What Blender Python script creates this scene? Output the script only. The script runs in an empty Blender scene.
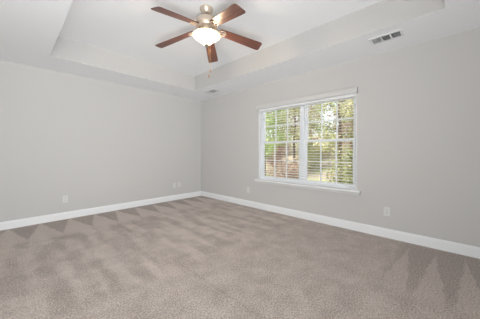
import bpy, bmesh, math, random
from mathutils import Vector, Matrix
random.seed(7)
R = math.radians
S = bpy.context.scene
C = S.collection

# ------------------------------------------------------------ camera
CAM = Vector((-3.433, -4.674, 1.123))
cd = bpy.data.cameras.new('camera')
cam = bpy.data.objects.new('camera', cd); C.objects.link(cam)
cam.location = CAM
fwd = Vector((0.7232, 0.6914, 0))
cam.rotation_euler = (R(90), 0, math.atan2(fwd.y, fwd.x) - R(90))
cd.sensor_width = 36; cd.lens = 221 / 480 * 36
cd.shift_y = -(159.5 - 152) / 480
cd.clip_start = 0.02; cd.clip_end = 200
S.camera = cam

# ------------------------------------------------------------ world, sun, area lights, exposure
S.view_settings.view_transform = 'Standard'
S.view_settings.look = 'None'
S.view_settings.exposure = 0.13
S.view_settings.gamma = 1.0
S.view_settings.use_curve_mapping = False
w = bpy.data.worlds.new('sky'); S.world = w; w.use_nodes = True
bg = w.node_tree.nodes['Background']
bg.inputs[0].default_value = (0.90, 0.95, 1.0, 1); bg.inputs[1].default_value = 1.5

def lamp(name, kind, loc, direction, energy, color, **kw):
    d = bpy.data.lights.new(name, kind); d.energy = energy; d.color = color
    for k, v in kw.items(): setattr(d, k, v)
    o = bpy.data.objects.new(name, d); C.objects.link(o); o.location = loc
    o.rotation_euler = Vector(direction).to_track_quat('-Z', 'Y').to_euler()
    return o
lamp('sun', 'SUN', (0, 0, 12), (0.60, -0.38, -0.70), 4.8, (1, 0.95, 0.86), angle=R(8))
def soften(o, mode):   # how the lamp's light falls off with distance
    d = o.data; d.use_nodes = True; nt = d.node_tree
    em = nt.nodes['Emission']; lf = nt.nodes.new('ShaderNodeLightFalloff')
    lf.inputs['Strength'].default_value = 1.0
    nt.links.new(lf.outputs[mode], em.inputs['Strength'])
w_B = lamp('fill_up', 'AREA', (-3.5, -4.2, 0.8), (0.0, 0.9, 1), 6.6, (0.945, 0.978, 1.0), shape='DISK', size=0.9)  # added fill lamp aimed up at the ceiling, not a source in the room
w_D = lamp('fill_side', 'AREA', (-3.65, -3.9, 1.9), (0.5, 1, 0), 12.6, (0.945, 0.978, 1.0), shape='RECTANGLE', size=0.6, size_y=1.7)  # added fill by the side wall, out of view, evens the exposure
w_A = lamp('fill_back', 'AREA', (-3.0, -5.25, 1.45), (-0.1, 1, 0), 3.1, (0.945, 0.978, 1.0), shape='RECTANGLE', size=0.8, size_y=1.7)  # invented fill in front of the back wall, behind the camera
w_H = lamp('fill_low', 'AREA', (-3.5, -5.1, 0.5), (0.6, 0.7, 0.5), 13.8, (0.945, 0.978, 1.0), shape='DISK', size=0.7)  # extra low fill behind the camera, no real lamp stands here
for o in (w_A, w_B, w_D, w_H): soften(o, 'Linear')

# ------------------------------------------------------------ materials
def mat(name, col, rough=0.6, metal=0.0, noise=None, bump=None, spec=0.3, emit=None, coords='Object'):
    m = bpy.data.materials.new(name); m.use_nodes = True
    nt = m.node_tree; b = nt.nodes['Principled BSDF']
    b.inputs['Base Color'].default_value = (*col, 1)
    b.inputs['Roughness'].default_value = rough
    b.inputs['Metallic'].default_value = metal
    b.inputs['Specular IOR Level'].default_value = spec
    if emit:
        b.inputs['Emission Color'].default_value = (*emit[0], 1)
        b.inputs['Emission Strength'].default_value = emit[1]
    tc = nt.nodes.new('ShaderNodeTexCoord')
    if noise:
        sc_, amt = noise
        n = nt.nodes.new('ShaderNodeTexNoise'); n.inputs['Scale'].default_value = sc_; n.inputs['Detail'].default_value = 3
        nt.links.new(tc.outputs[coords], n.inputs['Vector'])
        mx = nt.nodes.new('ShaderNodeMix'); mx.data_type = 'RGBA'
        mx.inputs[6].default_value = (*[c * (1 - amt) for c in col], 1)
        mx.inputs[7].default_value = (*[min(1, c * (1 + amt)) for c in col], 1)
        nt.links.new(n.outputs['Fac'], mx.inputs[0]); nt.links.new(mx.outputs[2], b.inputs['Base Color'])
    if bump:
        sc_, st, dist = bump
        n = nt.nodes.new('ShaderNodeTexNoise'); n.inputs['Scale'].default_value = sc_; n.inputs['Detail'].default_value = 4
        nt.links.new(tc.outputs[coords], n.inputs['Vector'])
        bp = nt.nodes.new('ShaderNodeBump'); bp.inputs['Strength'].default_value = st; bp.inputs['Distance'].default_value = dist
        nt.links.new(n.outputs['Fac'], bp.inputs['Height']); nt.links.new(bp.outputs[0], b.inputs['Normal'])
    return m

M = {}
M['wall'] = mat('wall_paint', (0.575, 0.565, 0.553), 0.75, noise=(1.2, 0.012), bump=(160, 0.08, 0.002), spec=0.2)
M['ceiling'] = mat('ceiling_paint', (0.885, 0.893, 0.905), 0.85, noise=(1.0, 0.01), bump=(120, 0.08, 0.002), spec=0.15)
M['trim'] = mat('white_trim_paint', (0.84, 0.85, 0.86), 0.35, noise=(3, 0.01))
M['vinyl'] = mat('white_vinyl', (0.92, 0.94, 0.97), 0.4, noise=(4, 0.01))
M['slat'] = mat('white_blind_slat', (0.92, 0.925, 0.93), 0.45, noise=(5, 0.015))
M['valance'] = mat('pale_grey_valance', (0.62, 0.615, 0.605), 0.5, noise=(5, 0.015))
M['cord'] = mat('white_cord', (0.8, 0.8, 0.8), 0.8, noise=(50, 0.05))
M['plate'] = mat('white_outlet_plastic', (0.68, 0.675, 0.66), 0.35, noise=(8, 0.01))
M['slot'] = mat('dark_slot', (0.05, 0.05, 0.05), 0.7, noise=(30, 0.1))
M['nickel'] = mat('brushed_nickel', (0.68, 0.58, 0.48), 0.42, 0.6, noise=(40, 0.06))
M['pewter'] = mat('pewter_metal', (0.30, 0.28, 0.26), 0.45, 0.7, noise=(40, 0.06))
M['blackmetal'] = mat('dark_metal', (0.03, 0.028, 0.026), 0.4, 0.3, noise=(20, 0.1))
M['brass'] = mat('warm_brass_chain', (0.55, 0.38, 0.2), 0.4, 0.7, noise=(30, 0.1))
M['fob'] = mat('wood_fob', (0.30, 0.15, 0.08), 0.5, noise=(60, 0.2))
M['register'] = mat('register_white_enamel', (0.78, 0.79, 0.80), 0.4, noise=(10, 0.01))
M['duct'] = mat('duct_grey', (0.20, 0.205, 0.21), 0.8, noise=(10, 0.1))
M['bark'] = mat('bark', (0.17, 0.12, 0.09), 0.9, noise=(9, 0.4), bump=(30, 0.6, 0.02))
M['bulb'] = mat('bulb_glow', (1, 0.9, 0.75), 0.4, emit=((1.0, 0.78, 0.52), 9), noise=(20, 0.01))

# walnut blade: streaks along the blade (local x)
def wood(name, c0, c1):
    m = mat(name, c0, 0.38, spec=0.45)
    nt = m.node_tree; b = nt.nodes['Principled BSDF']
    tc = nt.nodes.new('ShaderNodeTexCoord'); mp = nt.nodes.new('ShaderNodeMapping')
    mp.inputs['Scale'].default_value = (2.2, 42, 8)
    n = nt.nodes.new('ShaderNodeTexNoise'); n.inputs['Scale'].default_value = 1.6; n.inputs['Detail'].default_value = 6; n.inputs['Distortion'].default_value = 0.6
    r = nt.nodes.new('ShaderNodeValToRGB')
    r.color_ramp.elements[0].position = 0.35; r.color_ramp.elements[0].color = (*c0, 1)
    r.color_ramp.elements[1].position = 0.68; r.color_ramp.elements[1].color = (*c1, 1)
    nt.links.new(tc.outputs['Object'], mp.inputs[0]); nt.links.new(mp.outputs[0], n.inputs['Vector'])
    nt.links.new(n.outputs['Fac'], r.inputs[0]); nt.links.new(r.outputs[0], b.inputs['Base Color'])
    return m
M['walnut'] = wood('walnut_veneer', (0.095, 0.040, 0.031), (0.215, 0.092, 0.068))

# frosted alabaster glass of the light bowl, lit by the bulbs behind it
def bowl_glass():
    m = bpy.data.materials.new('alabaster_glass'); m.use_nodes = True
    nt = m.node_tree; nt.nodes.clear()
    out = nt.nodes.new('ShaderNodeOutputMaterial')
    tr = nt.nodes.new('ShaderNodeBsdfTranslucent'); df = nt.nodes.new('ShaderNodeBsdfDiffuse')
    gl = nt.nodes.new('ShaderNodeBsdfGlossy'); gl.inputs['Roughness'].default_value = 0.2
    tc = nt.nodes.new('ShaderNodeTexCoord'); n = nt.nodes.new('ShaderNodeTexNoise'); n.inputs['Scale'].default_value = 14; n.inputs['Detail'].default_value = 4
    r = nt.nodes.new('ShaderNodeValToRGB')
    r.color_ramp.elements[0].color = (0.34, 0.26, 0.17, 1); r.color_ramp.elements[1].color = (0.46, 0.38, 0.28, 1)
    nt.links.new(tc.outputs['Object'], n.inputs['Vector']); nt.links.new(n.outputs['Fac'], r.inputs[0])
    nt.links.new(r.outputs[0], tr.inputs[0]); df.inputs[0].default_value = (0.62, 0.55, 0.45, 1)
    a = nt.nodes.new('ShaderNodeMixShader'); a.inputs[0].default_value = 0.3
    nt.links.new(tr.outputs[0], a.inputs[1]); nt.links.new(df.outputs[0], a.inputs[2])
    b = nt.nodes.new('ShaderNodeMixShader'); b.inputs[0].default_value = 0.05
    nt.links.new(a.outputs[0], b.inputs[1]); nt.links.new(gl.outputs[0], b.inputs[2])
    tp = nt.nodes.new('ShaderNodeBsdfTransparent'); tp.inputs[0].default_value = (1, 0.93, 0.82, 1)
    c = nt.nodes.new('ShaderNodeMixShader'); c.inputs[0].default_value = 0.62
    nt.links.new(b.outputs[0], c.inputs[1]); nt.links.new(tp.outputs[0], c.inputs[2])
    nt.links.new(c.outputs[0], out.inputs[0])
    return m
M['bowl'] = bowl_glass()

def pane_glass():
    m = bpy.data.materials.new('window_glass'); m.use_nodes = True
    nt = m.node_tree; nt.nodes.clear()
    out = nt.nodes.new('ShaderNodeOutputMaterial')
    t = nt.nodes.new('ShaderNodeBsdfTransparent'); t.inputs[0].default_value = (0.93, 0.95, 0.95, 1)
    g = nt.nodes.new('ShaderNodeBsdfGlossy'); g.inputs['Roughness'].default_value = 0.03
    f = nt.nodes.new('ShaderNodeFresnel'); f.inputs[0].default_value = 1.25
    x = nt.nodes.new('ShaderNodeMixShader')
    nt.links.new(f.outputs[0], x.inputs[0]); nt.links.new(t.outputs[0], x.inputs[1]); nt.links.new(g.outputs[0], x.inputs[2])
    nt.links.new(x.outputs[0], out.inputs[0])
    return m
M['glass'] = pane_glass()

# carpet: cut pile with vacuum tracks
def carpet():
    m = mat('beige_carpet', (0.36, 0.30, 0.265), 0.95, spec=0.05)
    nt = m.node_tree; b = nt.nodes['Principled BSDF']; L = nt.links
    tc = nt.nodes.new('ShaderNodeTexCoord')
    dn = nt.nodes.new('ShaderNodeTexNoise'); dn.inputs['Scale'].default_value = 9; dn.inputs['Detail'].default_value = 3
    L.new(tc.outputs['Object'], dn.inputs['Vector'])
    wob = nt.nodes.new('ShaderNodeVectorMath'); wob.operation = 'SUBTRACT'; wob.inputs[1].default_value = (0.5, 0.5, 0.5)
    L.new(dn.outputs['Color'], wob.inputs[0])
    sc = nt.nodes.new('ShaderNodeVectorMath'); sc.operation = 'SCALE'; sc.inputs['Scale'].default_value = 0.075
    L.new(wob.outputs[0], sc.inputs[0])
    ad = nt.nodes.new('ShaderNodeVectorMath'); ad.operation = 'ADD'
    L.new(tc.outputs['Object'], ad.inputs[0]); L.new(sc.outputs[0], ad.inputs[1])
    sp = nt.nodes.new('ShaderNodeSeparateXYZ'); L.new(ad.outputs[0], sp.inputs[0])
    def mth(op, a, bb=None, c=None, clamp=False):
        n = nt.nodes.new('ShaderNodeMath'); n.operation = op; n.use_clamp = clamp
        for i, v in enumerate((a, bb, c)):
            if v is None: continue
            if isinstance(v, (int, float)): n.inputs[i].default_value = v
            else: L.new(v, n.inputs[i])
        return n.outputs[0]
    X, Y = sp.outputs[0], sp.outputs[1]
    def wedges(U, D, period, off, length, reach):
        # light wedge with its tip at the wall; U runs along the wall, D is distance from it
        ph = mth('FRACT', mth('MULTIPLY_ADD', U, 1 / period, off))
        p = mth('MULTIPLY', mth('ABSOLUTE', mth('SUBTRACT', ph, 0.5)), 2)       # 0 at wedge axis
        half = mth('MULTIPLY', mth('DIVIDE', D, length), 1.0, clamp=True)
        s = mth('MULTIPLY_ADD', mth('SUBTRACT', half, p), 7, 0.5, clamp=True)
        near = mth('MULTIPLY_ADD', mth('SUBTRACT', reach, D), 5, 0.5, clamp=True)
        return s, near
    DL = mth('MULTIPLY', Y, -1)
    s1, n1 = wedges(X, DL, 0.355, 0.20, 0.78, 0.85)
    DR = mth('MULTIPLY', X, -1)
    s2, n2 = wedges(Y, mth('SUBTRACT', DR, 0.20), 0.235, 0.862, 1.25, 1.0)
    n2 = mth('MULTIPLY', n2, mth('MULTIPLY_ADD', mth('SUBTRACT', -4.24, Y), 14, 0.5, clamp=True))
    # strips running away from the left wall
    st = nt.nodes.new('ShaderNodeTexNoise'); st.inputs['Scale'].default_value = 1.0; st.inputs['Detail'].default_value = 1.5
    cx = nt.nodes.new('ShaderNodeCombineXYZ'); L.new(mth('MULTIPLY', X, 6.5), cx.inputs[0]); L.new(mth('MULTIPLY', Y, 1.3), cx.inputs[1])
    L.new(cx.outputs[0], st.inputs['Vector'])
    strip = mth('MULTIPLY_ADD', mth('SUBTRACT', st.outputs['Fac'], 0.5), 5.0, 0.5, clamp=True)
    farw = mth('MULTIPLY_ADD', mth('SUBTRACT', 2.78, DL), 9, 0.5, clamp=True)     # the strokes end about 2.8 m from the left wall
    strip = mth('ADD', mth('MULTIPLY', strip, farw), mth('MULTIPLY', mth('SUBTRACT', 1, farw), 0.45))
    # broad blotches of pile direction
    bl = nt.nodes.new('ShaderNodeTexNoise'); bl.inputs['Scale'].default_value = 5.5; bl.inputs['Detail'].default_value = 4; bl.inputs['Roughness'].default_value = 0.6
    L.new(tc.outputs['Object'], bl.inputs['Vector'])
    field = mth('ADD', mth('MULTIPLY', strip, 0.42), mth('MULTIPLY', mth('MULTIPLY_ADD', mth('SUBTRACT', bl.outputs['Fac'], 0.5), 2.2, 0.5, clamp=True), 0.58))
    def mixf(a, bb, f):
        return mth('ADD', mth('MULTIPLY', a, mth('SUBTRACT', 1, f)), mth('MULTIPLY', bb, f))
    v = mixf(field, mth('MULTIPLY_ADD', s1, 0.70, 0.08), mth('MULTIPLY', n1, 0.85))
    v = mixf(v, mth('MULTIPLY_ADD', s2, 0.50, 0.10), mth('MULTIPLY', n2, 0.85))
    # a thin seam-like vacuum line
    ln = mth('MULTIPLY_ADD', mth('ABSOLUTE', mth('ADD', X, 2.25)), -45, 1.0, clamp=True)
    v = mth('SUBTRACT', v, mth('MULTIPLY', ln, 0.22))
    # tufts
    tf = nt.nodes.new('ShaderNodeTexNoise'); tf.inputs['Scale'].default_value = 88; tf.inputs['Detail'].default_value = 3; tf.inputs['Roughness'].default_value = 0.65
    L.new(tc.outputs['Object'], tf.inputs['Vector'])
    v = mth('MULTIPLY_ADD', mth('SUBTRACT', v, 0.5), 0.85, 0.54)
    v2 = mth('ADD', v, mth('MULTIPLY', mth('SUBTRACT', tf.outputs['Fac'], 0.5), 3.6))
    r = nt.nodes.new('ShaderNodeValToRGB')
    r.color_ramp.elements[0].position = 0.0; r.color_ramp.elements[0].color = (0.385, 0.330, 0.300, 1)
    r.color_ramp.elements[1].position = 1.0; r.color_ramp.elements[1].color = (0.77, 0.690, 0.640, 1)
    L.new(v2, r.inputs[0]); L.new(r.outputs[0], b.inputs['Base Color'])
    bp = nt.nodes.new('ShaderNodeBump'); bp.inputs['Strength'].default_value = 0.9; bp.inputs['Distance'].default_value = 0.016
    L.new(tf.outputs['Fac'], bp.inputs['Height']); L.new(bp.outputs[0], b.inputs['Normal'])
    return m
M['carpet'] = carpet()

def leafmat(name, a, b_, c):
    m = mat(name, a, 0.6, spec=0.2)
    nt = m.node_tree; b = nt.nodes['Principled BSDF']
    tc = nt.nodes.new('ShaderNodeTexCoord'); n = nt.nodes.new('ShaderNodeTexNoise'); n.inputs['Scale'].default_value = 1.1; n.inputs['Detail'].default_value = 5
    nt.links.new(tc.outputs['Object'], n.inputs['Vector'])
    r = nt.nodes.new('ShaderNodeValToRGB')
    r.color_ramp.elements[0].position = 0.35; r.color_ramp.elements[0].color = (*a, 1)
    r.color_ramp.elements[1].position = 0.65; r.color_ramp.elements[1].color = (*c, 1)
    e = r.color_ramp.elements.new(0.5); e.color = (*b_, 1)
    nt.links.new(n.outputs['Fac'], r.inputs[0]); nt.links.new(r.outputs[0], b.inputs['Base Color'])
    return m
M['leaf_green'] = leafmat('green_leaves', (0.16, 0.26, 0.06), (0.38, 0.50, 0.17), (0.60, 0.66, 0.36))
M['leaf_olive'] = leafmat('olive_leaves', (0.20, 0.22, 0.08), (0.44, 0.45, 0.20), (0.64, 0.60, 0.38))
M['leaf_rust'] = leafmat('rust_leaves', (0.28, 0.16, 0.11), (0.52, 0.38, 0.28), (0.68, 0.60, 0.50))
M['litter'] = leafmat('leaf_litter', (0.42, 0.33, 0.23), (0.52, 0.43, 0.33), (0.44, 0.48, 0.24))

# ------------------------------------------------------------ mesh helpers
def box(bm, x0, x1, y0, y1, z0, z1, mi=0):
    v = [bm.verts.new((x, y, z)) for x in (x0, x1) for y in (y0, y1) for z in (z0, z1)]
    for f in ((0, 1, 3, 2), (4, 6, 7, 5), (0, 4, 5, 1), (2, 3, 7, 6), (0, 2, 6, 4), (1, 5, 7, 3)):
        fc = bm.faces.new([v[i] for i in f]); fc.material_index = mi

def lathe(bm, prof, n=32, cx=0, cy=0, lobes=0, amp=0):
    rings = []
    for r, z in prof:
        ring = []
        for k in range(n):
            a = 2 * math.pi * k / n
            rr = r * (1 + amp * (abs(math.cos(lobes * a / 2)) - 0.6) if lobes else 1)
            ring.append(bm.verts.new((cx + rr * math.cos(a), cy + rr * math.sin(a), z)))
        rings.append(ring)
    for i in range(len(rings) - 1):
        for k in range(n):
            bm.faces.new((rings[i][k], rings[i][(k + 1) % n], rings[i + 1][(k + 1) % n], rings[i + 1][k]))
    return rings

def capped(bm, prof, n=32, cx=0, cy=0):
    rg = lathe(bm, prof, n, cx, cy)
    bm.faces.new(list(reversed(rg[0]))); bm.faces.new(rg[-1])

def tube(bm, pts, rad, n=8, cap=True):
    pts = [Vector(p) for p in pts]
    rads = rad if isinstance(rad, (list, tuple)) else [rad] * len(pts)
    rings = []
    for i, p in enumerate(pts):
        d = (pts[min(i + 1, len(pts) - 1)] - pts[max(i - 1, 0)]).normalized()
        a = d.cross(Vector((0, 0, 1)))
        if a.length < 0.05: a = d.cross(Vector((1, 0, 0)))
        a.normalize(); b = d.cross(a)
        rings.append([bm.verts.new(p + rads[i] * (a * math.cos(2 * math.pi * k / n) + b * math.sin(2 * math.pi * k / n))) for k in range(n)])
    for i in range(len(rings) - 1):
        for k in range(n):
            bm.faces.new((rings[i][k], rings[i][(k + 1) % n], rings[i + 1][(k + 1) % n], rings[i + 1][k]))
    if cap:
        bm.faces.new(list(reversed(rings[0]))); bm.faces.new(rings[-1])

def obj(name, bm, m, parent=None, smooth=False, bevel=0, loc=None, rot=None):
    bmesh.ops.recalc_face_normals(bm, faces=bm.faces)
    if bevel:
        bmesh.ops.bevel(bm, geom=[e for e in bm.edges if len(e.link_faces) == 2 and e.calc_face_angle(0) > 0.9], offset=bevel, segments=2, affect='EDGES')
    me = bpy.data.meshes.new(name); bm.to_mesh(me); bm.free()
    if smooth:
        for p in me.polygons: p.use_smooth = True
        if smooth != 'full': me.set_sharp_from_angle(angle=R(40))
    for mm in (m if isinstance(m, (list, tuple)) else [m]): me.materials.append(mm)
    o = bpy.data.objects.new(name, me); C.objects.link(o)
    if parent: o.parent = parent
    if loc: o.location = loc
    if rot: o.rotation_euler = rot
    return o

def thing(name, label, cat, loc=(0, 0, 0), rot=(0, 0, 0), group=None):
    o = bpy.data.objects.new(name, None); C.objects.link(o)
    o.location = loc; o.rotation_euler = rot; o.empty_display_size = 0.1
    o['label'] = label; o['category'] = cat
    if group: o['group'] = group
    return o

def dup(root, loc, rot, label, group=None):
    r = root.copy(); C.objects.link(r); r.location = loc; r.rotation_euler = rot
    r['label'] = label
    if group: r['group'] = group
    for ch in list(root.children):
        c = ch.copy(); C.objects.link(c); c.parent = r
        for g in list(ch.children):
            d = g.copy(); C.objects.link(d); d.parent = c
    return r

def struct(name, bm, m, bevel=0, **kw):
    o = obj(name, bm, m, bevel=bevel, **kw); o['kind'] = 'structure'; return o

# ------------------------------------------------------------ room shell
X0, Y0, H, HT, T = -3.73, -5.32, 2.44, 2.745, 0.16
WY0, WY1, WZ0, WZ1 = -3.696, -1.900, 0.578, 1.970     # the twin window's opening

bm = bmesh.new(); box(bm, X0 - T, T, Y0 - T, T, -0.2, 0); struct('floor', bm, M['carpet'])
bm = bmesh.new(); box(bm, X0 - T, T, 0, T, 0, H); struct('wall_left', bm, M['wall'])

def wall_x(name, x0, x1, ya, yb, oy0, oy1, oz0, oz1):
    bm = bmesh.new()
    box(bm, x0, x1, ya, oy0, 0, H); box(bm, x0, x1, oy1, yb, 0, H)
    box(bm, x0, x1, oy0, oy1, 0, oz0); box(bm, x0, x1, oy0, oy1, oz1, H)
    bmesh.ops.remove_doubles(bm, verts=bm.verts, dist=1e-5)
    return struct(name, bm, M['wall'])
wall_x('wall_right', 0, T, Y0, 0, WY0, WY1, WZ0, WZ1)
bm = bmesh.new(); box(bm, X0 - T, X0, Y0, 0, 0, H); struct('wall_side', bm, M['wall'])
bm = bmesh.new(); box(bm, X0 - T, T, Y0 - T, Y0, 0, H); struct('wall_back', bm, M['wall'])

TX0, TX1, TY0, TY1 = -3.045, -0.674, -4.630, -0.705
bm = bmesh.new()
e = T
box(bm, X0 - e, TX0, Y0 - e, e, H, HT); box(bm, TX1, e, Y0 - e, e, H, HT)
box(bm, TX0, TX1, TY1, e, H, HT); box(bm, TX0, TX1, Y0 - e, TY0, H, HT)
box(bm, X0 - e, e, Y0 - e, e, HT, HT + 0.15)
bmesh.ops.recalc_face_normals(bm, faces=bm.faces)
for f in bm.faces:   # the tray's upright faces carry the wall paint
    c = f.calc_center_median()
    if abs(f.normal.z) < 0.5 and TX0 - 0.01 < c.x < TX1 + 0.01 and TY0 - 0.01 < c.y < TY1 + 0.01 and c.z < HT: f.material_index = 1
struct('ceiling', bm, [M['ceiling'], M['wall']])

# baseboards: a stepped profile run along each wall
BP = [(0, 0), (0.016, 0), (0.016, 0.090), (0.012, 0.096), (0.012, 0.104), (0.006, 0.116), (0, 0.118)]
def baseboard(name, p0, p1, inward):
    bm = bmesh.new(); ends = []
    p0 = Vector(p0); p1 = Vector(p1); n = Vector(inward)
    for p in (p0, p1): ends.append([bm.verts.new(p + n * d + Vector((0, 0, z))) for d, z in BP])
    k = len(BP)
    for i in range(k): bm.faces.new((ends[0][i], ends[0][(i + 1) % k], ends[1][(i + 1) % k], ends[1][i]))
    bm.faces.new(list(reversed(ends[0]))); bm.faces.new(ends[1])
    struct(name, bm, M['trim'])
baseboard('baseboard_left', (X0, 0, 0), (0, 0, 0), (0, -1, 0))
baseboard('baseboard_right', (0, -0.0165, 0), (0, Y0, 0), (-1, 0, 0))
baseboard('baseboard_side', (X0, Y0, 0), (X0, -0.0165, 0), (1, 0, 0))
baseboard('baseboard_back', (X0 + 0.0165, Y0, 0), (-0.0165, Y0, 0), (0, 1, 0))

# ------------------------------------------------------------ window_1: twin double-hung
win = bpy.data.objects.new('window_1', None); C.objects.link(win)
win['kind'] = 'structure'; win.location = (0, 0, 0)
FX0, FX1 = 0.065, 0.15
MID = (WY0 + WY1) / 2 - 0.02
JT = 0.035; JV = 0.020
def frame_box(bm, x0, x1, y0, y1, z0, z1, t):
    box(bm, x0, x1, y0, y0 + t, z0, z1); box(bm, x0, x1, y1 - t, y1, z0, z1)
    box(bm, x0, x1, y0 + t, y1 - t, z0, z0 + JV); box(bm, x0, x1, y0 + t, y1 - t, z1 - JV, z1)
e1 = 0.001
bm = bmesh.new()
frame_box(bm, FX0, FX1, WY0 + e1, MID, WZ0 + e1, WZ1 - e1, JT)
frame_box(bm, FX0, FX1, MID, WY1 - e1, WZ0 + e1, WZ1 - e1, JT)
obj('window_frame', bm, M['vinyl'], win)
# white jamb liner boards inside the drywall return
bm = bmesh.new()
box(bm, 0.002, FX0, WY1 - 0.012, WY1 - 0.001, WZ0 + 0.002, WZ1 - 0.002)
box(bm, 0.002, FX0, WY0 + 0.001, WY0 + 0.012, WZ0 + 0.002, WZ1 - 0.002)
box(bm, 0.002, FX0, WY0 + 0.012, WY1 - 0.012, WZ1 - 0.012, WZ1 - 0.001)
obj('jamb_liner', bm, M['trim'], win)
MR = 1.312
def sash(y0, y1, z0, z1, x0, low):
    bm = bmesh.new(); t = 0.036; x1 = x0 + 0.034
    box(bm, x0, x1, y0, y0 + t, z0, z1); box(bm, x0, x1, y1 - t, y1, z0, z1)
    box(bm, x0, x1, y0 + t, y1 - t, z0, z0 + (0.036 if low else 0.034)); box(bm, x0, x1, y0 + t, y1 - t, z1 - (0.036 if low else 0.022), z1)
    s = obj('sash', bm, M['vinyl'], win)
    iy0, iy1, iz0, iz1 = y0 + t, y1 - t, z0 + (0.036 if low else 0.034), z1 - (0.036 if low else 0.022)
    bm = bmesh.new(); xm = x0 + 0.017; b = 0.0095
    for k in (1, 2):
        yy = iy0 + (iy1 - iy0) * k / 3; box(bm, xm - 0.006, xm + 0.006, yy - b, yy + b, iz0, iz1)
    zz = (iz0 + iz1) / 2
    for k in range(3):
        a = iy0 + (iy1 - iy0) * k / 3 + (b if k else 0); c = iy0 + (iy1 - iy0) * (k + 1) / 3 - (b if k < 2 else 0)
        box(bm, xm - 0.006, xm + 0.006, a, c, zz - b, zz + b)
    obj('muntin_grid', bm, M['vinyl'], s)
    bm = bmesh.new(); xg = xm + 0.010
    vs = [bm.verts.new(p) for p in ((xg, iy0, iz0), (xg, iy1, iz0), (xg, iy1, iz1), (xg, iy0, iz1))]; bm.faces.new(vs)
    obj('glass_pane', bm, M['glass'], s)
    if low:
        bm = bmesh.new(); ym = (y0 + y1) / 2
        box(bm, x0 - 0.010, x0, ym - 0.03, ym + 0.03, z1 - 0.014, z1 - 0.002)
        obj('sash_lock', bm, M['plate'], s, bevel=0.002)
for ya, yb in ((WY0 + e1 + JT, MID - JT), (MID + JT, WY1 - e1 - JT)):
    sash(ya, yb, WZ0 + JV, MR + 0.018, FX0 + 0.008, True)
    sash(ya, yb, MR - 0.018, WZ1 - JV, FX0 + 0.044, False)
# stool and apron
bm = bmesh.new()
box(bm, -0.058, 0, WY0 - 0.055, WY1 + 0.055, WZ0 - 0.022, WZ0 + 0.001)
box(bm, 0, FX0, WY0 + 0.001, WY1 - 0.001, WZ0 + 0.0003, WZ0 + 0.001)
obj('window_stool', bm, M['trim'], win, bevel=0)
bm = bmesh.new(); box(bm, -0.045, 0, WY0 - 0.050, WY1 + 0.050, WZ0 - 0.062, WZ0 - 0.022)
obj('window_apron', bm, M['valance'], win, bevel=0)

# ------------------------------------------------------------ horizontal blind
bl = thing('window_blind', 'white horizontal slat blind with open slats and long valance over the twin window', 'blind', (0, MID, WZ1))
def rel(bm): bmesh.ops.translate(bm, verts=bm.verts, vec=(0, -MID, -WZ1))
bm = bmesh.new()
box(bm, -0.050, -0.040, WY0 - 0.022, WY1 + 0.022, 1.962, 2.040)
box(bm, -0.053, -0.050, WY0 - 0.022, WY1 + 0.022, 2.028, 2.040)
box(bm, -0.053, -0.050, WY0 - 0.022, WY1 + 0.022, 1.962, 1.970)
box(bm, -0.040, -0.001, WY0 - 0.022, WY0 - 0.012, 1.962, 2.040)
box(bm, -0.040, -0.001, WY1 + 0.012, WY1 + 0.022, 1.962, 2.040)
rel(bm); obj('valance', bm, M['valance'], bl)
bm = bmesh.new(); box(bm, 0.006, 0.056, WY0 + 0.014, WY1 - 0.014, 1.930, 1.960); rel(bm)
obj('head_rail', bm, M['slat'], bl)
bm = bmesh.new()
zs = []
z = 1.902
while z > 0.615:
    zs.append(z); z -= 0.0445
tilt = R(4)
for z in zs:
    prev = None; pts = []
    for k in range(5):
        u = (k / 4 - 0.5) * 0.050
        pts.append((0.031 + u * math.cos(tilt), z + u * math.sin(tilt) + 0.0025 * (1 - (2 * u / 0.05) ** 2)))
    prof = pts + [(x, zz - 0.0028) for x, zz in reversed(pts)]
    e0 = [bm.verts.new((x, WY0 + 0.016, zz)) for x, zz in prof]; e2 = [bm.verts.new((x, WY1 - 0.016, zz)) for x, zz in prof]
    n = len(prof)
    for i in range(n): bm.faces.new((e0[i], e0[(i + 1) % n], e2[(i + 1) % n], e2[i]))
    bm.faces.new(e0); bm.faces.new(list(reversed(e2)))
rel(bm); obj('slats', bm, M['slat'], bl)
bm = bmesh.new(); box(bm, 0.006, 0.056, WY0 + 0.016, WY1 - 0.016, 0.583, 0.598); rel(bm)
obj('bottom_rail', bm, M['slat'], bl, bevel=0.003)
for y in (WY0 + 0.15, WY0 + 0.62, MID + 0.02, WY1 - 0.62, WY1 - 0.15):
    bm = bmesh.new()
    for x in (0.0035, 0.0585):
        tube(bm, [(x, y, 1.92), (x, y, 0.592)], 0.0010, 5)
    rel(bm); obj('ladder_cord', bm, M['cord'], bl)
bm = bmesh.new(); tube(bm, [(-0.004, WY1 - 0.07, 1.93), (-0.010, WY1 - 0.07, 1.25)], 0.0035, 8); rel(bm)
obj('tilt_wand', bm, M['cord'], bl)

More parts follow.
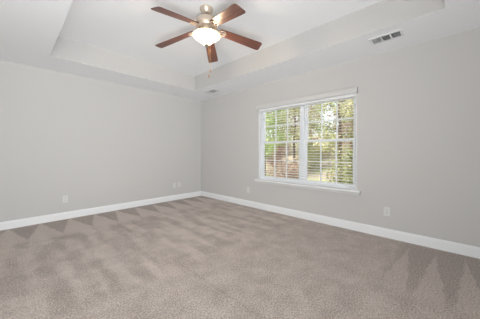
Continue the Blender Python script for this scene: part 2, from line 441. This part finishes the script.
# ------------------------------------------------------------ ceiling fan
FC = Vector((-1.887, -2.672, HT))
fan = thing('ceiling_fan', 'five-blade ceiling fan with walnut blades, nickel body and lit glass bowl', 'ceiling fan', FC)
right = Vector((0.6906, -0.7226, 0))
def fz(z): return z - HT
bm = bmesh.new(); capped(bm, [(0.074, 0), (0.075, -0.010), (0.071, -0.020), (0.058, -0.042), (0.046, -0.058), (0.036, -0.063)], 36)
obj('canopy', bm, M['nickel'], fan, smooth=True)
bm = bmesh.new(); capped(bm, [(0.018, -0.060), (0.018, -0.085), (0.027, -0.088), (0.029, -0.100), (0.029, -0.106)], 24)
obj('downrod', bm, M['blackmetal'], fan, smooth=True)
bm = bmesh.new(); capped(bm, [(0.030, -0.098), (0.070, -0.104), (0.100, -0.118), (0.117, -0.140), (0.123, -0.163), (0.123, -0.188), (0.115, -0.196), (0.119, -0.203), (0.108, -0.220), (0.070, -0.230)], 48)
mot = obj('motor_housing', bm, M['nickel'], fan, smooth=True)
# switch housing and fitter ring
bm = bmesh.new(); capped(bm, [(0.066, -0.226), (0.067, -0.238), (0.058, -0.268), (0.060, -0.286), (0.085, -0.294), (0.088, -0.302)], 40)
obj('switch_housing', bm, M['nickel'], fan, smooth=True)
# bowl
prof = [(0.132, -0.297), (0.148, -0.300), (0.156, -0.307), (0.154, -0.315), (0.141, -0.326), (0.117, -0.341), (0.090, -0.360), (0.065, -0.380), (0.043, -0.398), (0.024, -0.408), (0.010, -0.411)]
bm = bmesh.new(); lathe(bm, prof, 60)
bmesh.ops.solidify(bm, geom=bm.faces[:], thickness=0.003)
obj('glass_bowl', bm, M['bowl'], fan, smooth='full')
bm = bmesh.new(); lathe(bm, [(0.080, -0.294), (0.126, -0.294), (0.136, -0.291), (0.138, -0.296), (0.126, -0.300), (0.080, -0.300), (0.080, -0.294)], 48)
obj('bowl_rim', bm, M['nickel'], fan, smooth=True)
bm = bmesh.new(); capped(bm, [(0.018, -0.404), (0.026, -0.409), (0.027, -0.418), (0.016, -0.425), (0.017, -0.432), (0.008, -0.440)], 20)
obj('finial', bm, M['pewter'], fan, smooth=True)
# bulbs
for s in (-1, 1):
    p = right * (0.048 * s)
    bm = bmesh.new(); capped(bm, [(0.010, -0.3005), (0.012, -0.304), (0.020, -0.310), (0.024, -0.324), (0.020, -0.338), (0.008, -0.346)], 16, p.x, p.y)
    obj('light_bulb', bm, M['bulb'], fan, smooth=True)
    d = bpy.data.lights.new('bulb_light', 'POINT'); d.energy = 15; d.color = (1.0, 0.91, 0.81); d.shadow_soft_size = 0.012
    lo = bpy.data.objects.new('bulb_light', d); C.objects.link(lo); lo.location = FC + Vector((p.x * 1.0, p.y * 1.0, -0.352))
# blades
DROOP = math.atan2(0.125, 0.66)
phi0 = -0.9414
def blade_parts():
    bmI = bmesh.new()
    # iron: a curved arm from the motor that splits to a pad under the blade
    tubeP = [(0.085, 0, 0.006), (0.120, 0, -0.006), (0.150, 0.0, -0.008)]
    tube(bmI, tubeP, [0.013, 0.010, 0.009], 8)
    for sy in (-1, 1):
        tube(bmI, [(0.140, 0, -0.008), (0.165, 0.030 * sy, -0.009), (0.195, 0.036 * sy, -0.008), (0.225, 0.022 * sy, -0.007)], [0.008, 0.007, 0.007, 0.006], 6)
    tube(bmI, [(0.145, 0, -0.008), (0.235, 0, -0.007)], [0.009, 0.006], 6)
    iron_me = bmI
    bmB = bmesh.new()
    L0, L1 = 0.150, 0.668
    out = []
    n = 26
    def halfw(x):
        u = (x - L0) / (L1 - L0)
        w_ = 0.050 + 0.018 * min(1, u * 1.15)
        rt = 0.030; d = L1 - x
        if d < rt: w_ -= 0.020 * (1 - math.sqrt(max(0, 1 - (1 - d / rt) ** 2)))
        if x - L0 < 0.035: w_ -= 0.024 * (1 - math.sqrt(max(0, 1 - (1 - (x - L0) / 0.035) ** 2)))
        return w_
    xs = [L0 + 0.035 * k / 6 for k in range(6)] + [L0 + 0.035 + (L1 - L0 - 0.065) * k / 10 for k in range(11)] + [L1 - 0.030 + 0.030 * math.sin(k / 8 * math.pi / 2) for k in range(1, 9)]
    top = []; bot = []
    for x in xs:
        h = halfw(x)
        top.append((bmB.verts.new((x, h, 0.003)), bmB.verts.new((x, -h, 0.003))))
        bot.append((bmB.verts.new((x, h, -0.003)), bmB.verts.new((x, -h, -0.003))))
    for i in range(len(xs) - 1):
        bmB.faces.new((top[i][0], top[i][1], top[i + 1][1], top[i + 1][0]))
        bmB.faces.new((bot[i][0], bot[i + 1][0], bot[i + 1][1], bot[i][1]))
        bmB.faces.new((top[i][0], top[i + 1][0], bot[i + 1][0], bot[i][0]))
        bmB.faces.new((top[i][1], bot[i][1], bot[i + 1][1], top[i + 1][1]))
    bmB.faces.new((top[0][0], bot[0][0], bot[0][1], top[0][1])); bmB.faces.new((top[-1][0], top[-1][1], bot[-1][1], bot[-1][0]))
    return iron_me, bmB
bI, bB = blade_parts()
blade0 = obj('fan_blade', bB, M['walnut'], fan)
iron0 = obj('blade_iron', bI, M['nickel'], blade0, smooth=True)
for k in range(5):
    a = phi0 + k * 2 * math.pi / 5
    d = right * math.cos(a) + fwd * math.sin(a)
    az = math.atan2(d.y, d.x)
    if k == 0: b_ = blade0
    else:
        b_ = blade0.copy(); C.objects.link(b_); b_.parent = fan
        i_ = iron0.copy(); C.objects.link(i_); i_.parent = b_
    b_.matrix_local = Matrix.Translation((0, 0, -0.212)) @ Matrix.Rotation(az, 4, 'Z') @ Matrix.Rotation(DROOP, 4, 'Y') @ Matrix.Rotation(R(-12), 4, 'X')
# pull chains
def chain(off, length, wood_fob):
    bm = bmesh.new(); p = off
    z0 = -0.294
    n = int(length / 0.009)
    tube(bm, [(p.x * 0.6, p.y * 0.6, z0), (p.x, p.y, z0 - 0.004), (p.x, p.y, z0 - length)], 0.0006, 5)
    for k in range(n):
        bmesh.ops.create_uvsphere(bm, u_segments=6, v_segments=4, radius=0.0013, matrix=Matrix.Translation((p.x, p.y, z0 - 0.006 - k * 0.009)))
    c = obj('pull_chain', bm, M['brass'], fan, smooth=True)
    bm = bmesh.new(); zb = z0 - length
    capped(bm, [(0.0025, zb), (0.006, zb - 0.006), (0.0075, zb - 0.018), (0.006, zb - 0.030), (0.003, zb - 0.036)], 14, p.x, p.y)
    obj('chain_fob', bm, M['fob'], c, smooth=True)
chain(right * 0.022 + fwd * 0.163, 0.333, True)
chain(right * 0.002 + fwd * 0.165, 0.398, True)

# ------------------------------------------------------------ ceiling registers
def register(label, loc):
    t = thing('ceiling_vent', label, 'air vent', loc, (0, 0, 0), 'white supply registers in the soffit')
    hx, hy, fw = 0.090, 0.155, 0.022
    bm = bmesh.new()
    box(bm, -hx, -hx + fw, -hy, hy, -0.009, -0.0005); box(bm, hx - fw, hx, -hy, hy, -0.009, -0.0005)
    box(bm, -hx + fw, hx - fw, -hy, -hy + fw, -0.009, -0.0005); box(bm, -hx + fw, hx - fw, hy - fw, hy, -0.009, -0.0005)
    third = (2 * (hy - fw)) / 3
    for k in (1, 2):
        y = -hy + fw + third * k; box(bm, -hx + fw, hx - fw, y - 0.007, y + 0.007, -0.008, -0.0005)
    obj('register_frame', bm, M['register'], t)
    bm = bmesh.new(); box(bm, -hx + fw, hx - fw, -hy + fw, hy - fw, -0.0012, -0.0004)
    obj('duct_opening', bm, M['duct'], t)
    for k in range(3):
        y0 = -hy + fw + third * k + 0.008; y1 = y0 + third - 0.016
        bm = bmesh.new(); n = 7
        for j in range(n):
            if k == 1:
                x = -hx + fw + (2 * (hx - fw)) * (j + 0.5) / n
                v = [bm.verts.new(p) for p in ((x + 0.003, y0, -0.002), (x + 0.003, y1, -0.002), (x - 0.003, y1, -0.007), (x - 0.003, y0, -0.007))]
            else:
                y = y0 + (y1 - y0) * (j + 0.5) / n; s = 1 if k == 2 else -1
                v = [bm.verts.new(p) for p in ((-hx + fw, y - 0.003 * s, -0.002), (hx - fw, y - 0.003 * s, -0.002), (hx - fw, y + 0.003 * s, -0.008), (-hx + fw, y + 0.003 * s, -0.008))]
            bm.faces.new(v)
        bmesh.ops.solidify(bm, geom=bm.faces[:], thickness=0.0008)
        obj('louvers', bm, M['register'], t)
    return t
reg = register('white ceiling vent in the soffit above right of the window, the nearer and larger looking', (-0.440, -4.135, H))
dup(reg, (-0.385, -0.915, H), (0, 0, 0), 'small looking white ceiling vent in the soffit near the far room corner', 'white supply registers in the soffit')

# ------------------------------------------------------------ wall plates (built facing -y, origin on the wall)
def outlet(label, loc, rot):
    t = thing('wall_outlet', label, 'outlet', loc, rot, 'white wall plates near the floor')
    bm = bmesh.new(); box(bm, -0.035, 0.035, -0.006, -0.0003, -0.057, 0.057)
    obj('cover_plate', bm, M['plate'], t, bevel=0.0015)
    for s in (-1, 1):
        bm = bmesh.new()
        prof = []
        for k in range(24):
            a = 2 * math.pi * k / 24
            prof.append((0.0165 * math.cos(a), max(-0.0135, min(0.0135, 0.0165 * math.sin(a)))))
        f = [bm.verts.new((x, -0.006, z + 0.0195 * s)) for x, z in prof]; g = [bm.verts.new((x, -0.008, z + 0.0195 * s)) for x, z in prof]
        bm.faces.new(g)
        for i in range(24): bm.faces.new((f[i], f[(i + 1) % 24], g[(i + 1) % 24], g[i]))
        r = obj('receptacle', bm, M['plate'], t)
        bm = bmesh.new()
        for x, h in ((-0.0065, 0.0042), (0.0065, 0.0035)): box(bm, x - 0.0013, x + 0.0013, -0.0086, -0.0081, 0.0195 * s + 0.003 - h, 0.0195 * s + 0.003 + h)
        box(bm, -0.0022, 0.0022, -0.0086, -0.0081, 0.0195 * s - 0.0095, 0.0195 * s - 0.0055)
        obj('slots', bm, M['slot'], r)
    bm = bmesh.new(); bmesh.ops.create_cone(bm, cap_ends=True, segments=12, radius1=0.003, radius2=0.003, depth=0.0012, matrix=Matrix.Translation((0, -0.0066, 0)) @ Matrix.Rotation(R(90), 4, 'X'))
    obj('screw', bm, M['nickel'], t)
    return t
out0 = outlet('white duplex outlet on the left wall, leftmost of all the wall plates', (-2.78, 0, 0.335), (0, 0, 0))
dup(out0, (-0.765, 0, 0.346), (0, 0, 0), 'white outlet on the left wall near the corner, left one of the close pair')
dup(out0, (0, -1.630, 0.335), (0, 0, R(-90)), 'white outlet on the window wall left of the window, towards the far corner')
dup(out0, (0, -4.062, 0.341), (0, 0, R(-90)), 'white duplex outlet on the window wall below and right of the window')
t = thing('cable_jack', 'white cable jack plate on the left wall, closest plate to the corner', 'wall plate', (-0.640, 0, 0.352))
bm = bmesh.new(); box(bm, -0.035, 0.035, -0.006, -0.0003, -0.057, 0.057); obj('cover_plate', bm, M['plate'], t, bevel=0.0015)
bm = bmesh.new(); bmesh.ops.create_cone(bm, cap_ends=True, segments=16, radius1=0.0055, radius2=0.0055, depth=0.010, matrix=Matrix.Translation((0, -0.011, 0)) @ Matrix.Rotation(R(90), 4, 'X'))
obj('coax_connector', bm, M['nickel'], t, smooth=True)

# ------------------------------------------------------------ outdoors
def gh(x, y):  # wooded bank behind the house
    u = max(0, x - 3.0)
    return -0.45 + 4.6 * (1 - math.exp(-(u / 17.0) ** 1.6)) + 0.10 * math.sin(x * 0.9 + y * 0.6) + 0.07 * math.sin(y * 1.7 - x * 0.4)
bm = bmesh.new(); nx, ny = 50, 60; g = []
for i in range(nx + 1):
    row = []
    for j in range(ny + 1):
        x = T + 0.01 + 34 * (i / nx) ** 1.3; y = -16 + 48 * j / ny
        row.append(bm.verts.new((x, y, gh(x, y))))
    g.append(row)
for i in range(nx):
    for j in range(ny): bm.faces.new((g[i][j], g[i + 1][j], g[i + 1][j + 1], g[i][j + 1]))
gr = obj('ground', bm, M['litter'], smooth='full'); gr['kind'] = 'structure'

def leaf(bm, p, s):
    n = Vector((random.gauss(0, 1), random.gauss(0, 1), random.gauss(0, 1))).normalized()
    a = n.orthogonal().normalized(); b = n.cross(a)
    q = random.uniform(0, 6.28); a, b = a * math.cos(q) + b * math.sin(q), b * math.cos(q) - a * math.sin(q)
    v = [bm.verts.new(p + a * s), bm.verts.new(p + b * s * 0.55 + n * s * 0.12), bm.verts.new(p - a * s), bm.verts.new(p - b * s * 0.55 + n * s * 0.12)]
    bm.faces.new(v)

def make_tree(seed, height, spread, nleaf, lowest, leaf_size):
    random.seed(seed)
    bm = bmesh.new(); pts = [Vector((0, 0, -0.3))]
    for k in range(1, 7):
        h = height * k / 6; pts.append(Vector((random.uniform(-.08, .08), random.uniform(-.08, .08), h)))
    r0 = 0.011 * height
    tube(bm, pts, [r0 * (1 - 0.8 * k / 6) for k in range(7)], 8)
    cl = []
    for k in range(22):
        h = lowest + (height - lowest) * (k + 0.5) / 22
        a = k * 2.4 + random.uniform(-.5, .5); base = Vector((0, 0, h))
        ln = spread * 0.72 * random.uniform(0.7, 1.0)
        d = Vector((math.cos(a), math.sin(a), random.uniform(0.1, 0.45)))
        mid = base + d * ln * 0.5 + Vector((0, 0, 0.06)); tip = base + d * ln
        tube(bm, [base, mid, tip], [r0 * 0.28, r0 * 0.18, r0 * 0.06], 5)
        cl += [(mid, 0.5), (tip, 0.45), (base + d * ln * 0.8, 0.5)]
    bl_ = bmesh.new()
    for _ in range(nleaf):
        c, rr = random.choice(cl)
        q = Vector((random.gauss(0, 1), random.gauss(0, 1), random.gauss(0, 1))).normalized() * random.random() ** 0.5 * rr
        leaf(bl_, c + q, random.uniform(0.6, 1.2) * leaf_size)
    return bm, bl_
specs = [('leafy_tree', 11, 6.5, 1.7, 5200, 0.5, 0.070, 'leaf_green'), ('leafy_tree', 12, 7.5, 1.7, 5200, 0.9, 0.075, 'leaf_olive'),
         ('leafy_tree', 13, 5.2, 1.6, 4200, 0.3, 0.070, 'leaf_rust')]
protos = []
for nm, sd, hh, spd, nl, low, ls, lm in specs:
    tb, lb = make_tree(sd, hh, spd, nl, low, ls)
    t = thing(nm, 'leafy tree seen through the window blind', 'tree', (0, 0, 0), (0, 0, 0), 'trees seen through the window')
    obj('trunk', tb, M['bark'], t, smooth=True); obj('foliage', lb, M[lm], t)
    protos.append([t, lm, False])
words = {'leaf_green': 'green', 'leaf_olive': 'olive', 'leaf_rust': 'rusty brown'}
rows = [('nearest row beyond the window', 6.0, [(-1.25, 1), (2.3, 0)]),
        ('second row beyond the window', 9.7, [(-0.6, 2), (2.7, 1), (6.0, 0)]),
        ('third row beyond the window', 13.4, [(0.6, 0), (4.0, 2), (7.4, 1)]),
        ('farthest row beyond the window', 17.2, [(1.6, 1), (5.2, 0), (8.8, 1), (12.4, 2)])]
for rn, x, ts in rows:
    names = {2: ['right', 'left'], 3: ['right', 'middle', 'left'], 4: ['rightmost', 'second from right', 'second from left', 'leftmost']}[len(ts)]
    for i, (y, k) in enumerate(ts):
        p = protos[k]; lab = '%s leafed tree, %s in the %s' % (words[p[1]], names[i], rn)
        loc = (x + 0.3 * (-1) ** i, y, gh(x, y)); rot = (0, 0, x + y)
        if not p[2]:
            p[2] = True; p[0].location = loc; p[0].rotation_euler = rot; p[0]['label'] = lab
        else: dup(p[0], loc, rot, lab)

# undergrowth between the trees
def make_bush(seed, h, r, n):
    random.seed(seed); bm = bmesh.new(); bl_ = bmesh.new(); tips = []
    for k in range(11):
        a = k * 2.4; tip = Vector((math.cos(a) * r * random.uniform(.3, .8), math.sin(a) * r * random.uniform(.3, .8), h * random.uniform(.45, .85)))
        tube(bm, [(0.04 * math.cos(a), 0.04 * math.sin(a), -0.15), tip * 0.5 + Vector((0, 0, 0.1)), tip], [0.018, 0.012, 0.005], 5)
        tips += [tip, tip * 0.6 + Vector((0, 0, 0.1)), Vector((tip.x, tip.y, tip.z * 0.4))]
    for _ in range(n):
        q = Vector((random.gauss(0, 1), random.gauss(0, 1), random.gauss(0, 1))).normalized() * random.random() ** 0.5 * 0.42
        p = random.choice(tips) + q; p.z = max(0.05, p.z)
        leaf(bl_, p, random.uniform(0.6, 1.2) * 0.055)
    return bm, bl_
bp = []
for sd, lm, h, r in ((31, 'leaf_olive', 1.5, 0.75), (32, 'leaf_rust', 1.3, 0.75), (33, 'leaf_green', 1.2, 0.7)):
    tb, lb = make_bush(sd, h, r, 2600)
    t = thing('leafy_shrub', 'shrub', 'shrub', (0, 0, 0), (0, 0, 0), 'undergrowth shrubs beyond the window')
    obj('stems', tb, M['bark'], t, smooth=True); obj('foliage', lb, M[lm], t)
    bp.append([t, {'leaf_olive': 'olive', 'leaf_rust': 'rusty brown', 'leaf_green': 'green'}[lm], False])
brows = [('nearest line of shrubs outside', 3.9, [(-2.5, 0), (-0.2, 1), (2.0, 0)], ['right', 'middle', 'left']),
         ('second line of shrubs outside', 7.9, [(-1.9, 1), (0.9, 0), (3.2, 1), (5.6, 2)], ['rightmost', 'second from right', 'second from left', 'leftmost']),
         ('third line of shrubs outside', 11.5, [(-2.8, 0), (1.8, 1), (5.0, 1), (8.2, 0)], ['rightmost', 'second from right', 'second from left', 'leftmost']),
         ('farthest line of shrubs outside', 15.3, [(-1.6, 1), (3.0, 0), (10.4, 1)], ['right', 'middle', 'left'])]
for rn, x, ts, names in brows:
    for i, (y, k) in enumerate(ts):
        p = bp[k]; lab = '%s leafed shrub, %s in the %s' % (p[1], names[i], rn)
        loc = (x, y, gh(x, y)); rot = (0, 0, x * 2 + y)
        if not p[2]:
            p[2] = True; p[0].location = loc; p[0].rotation_euler = rot; p[0]['label'] = lab
        else: dup(p[0], loc, rot, lab)
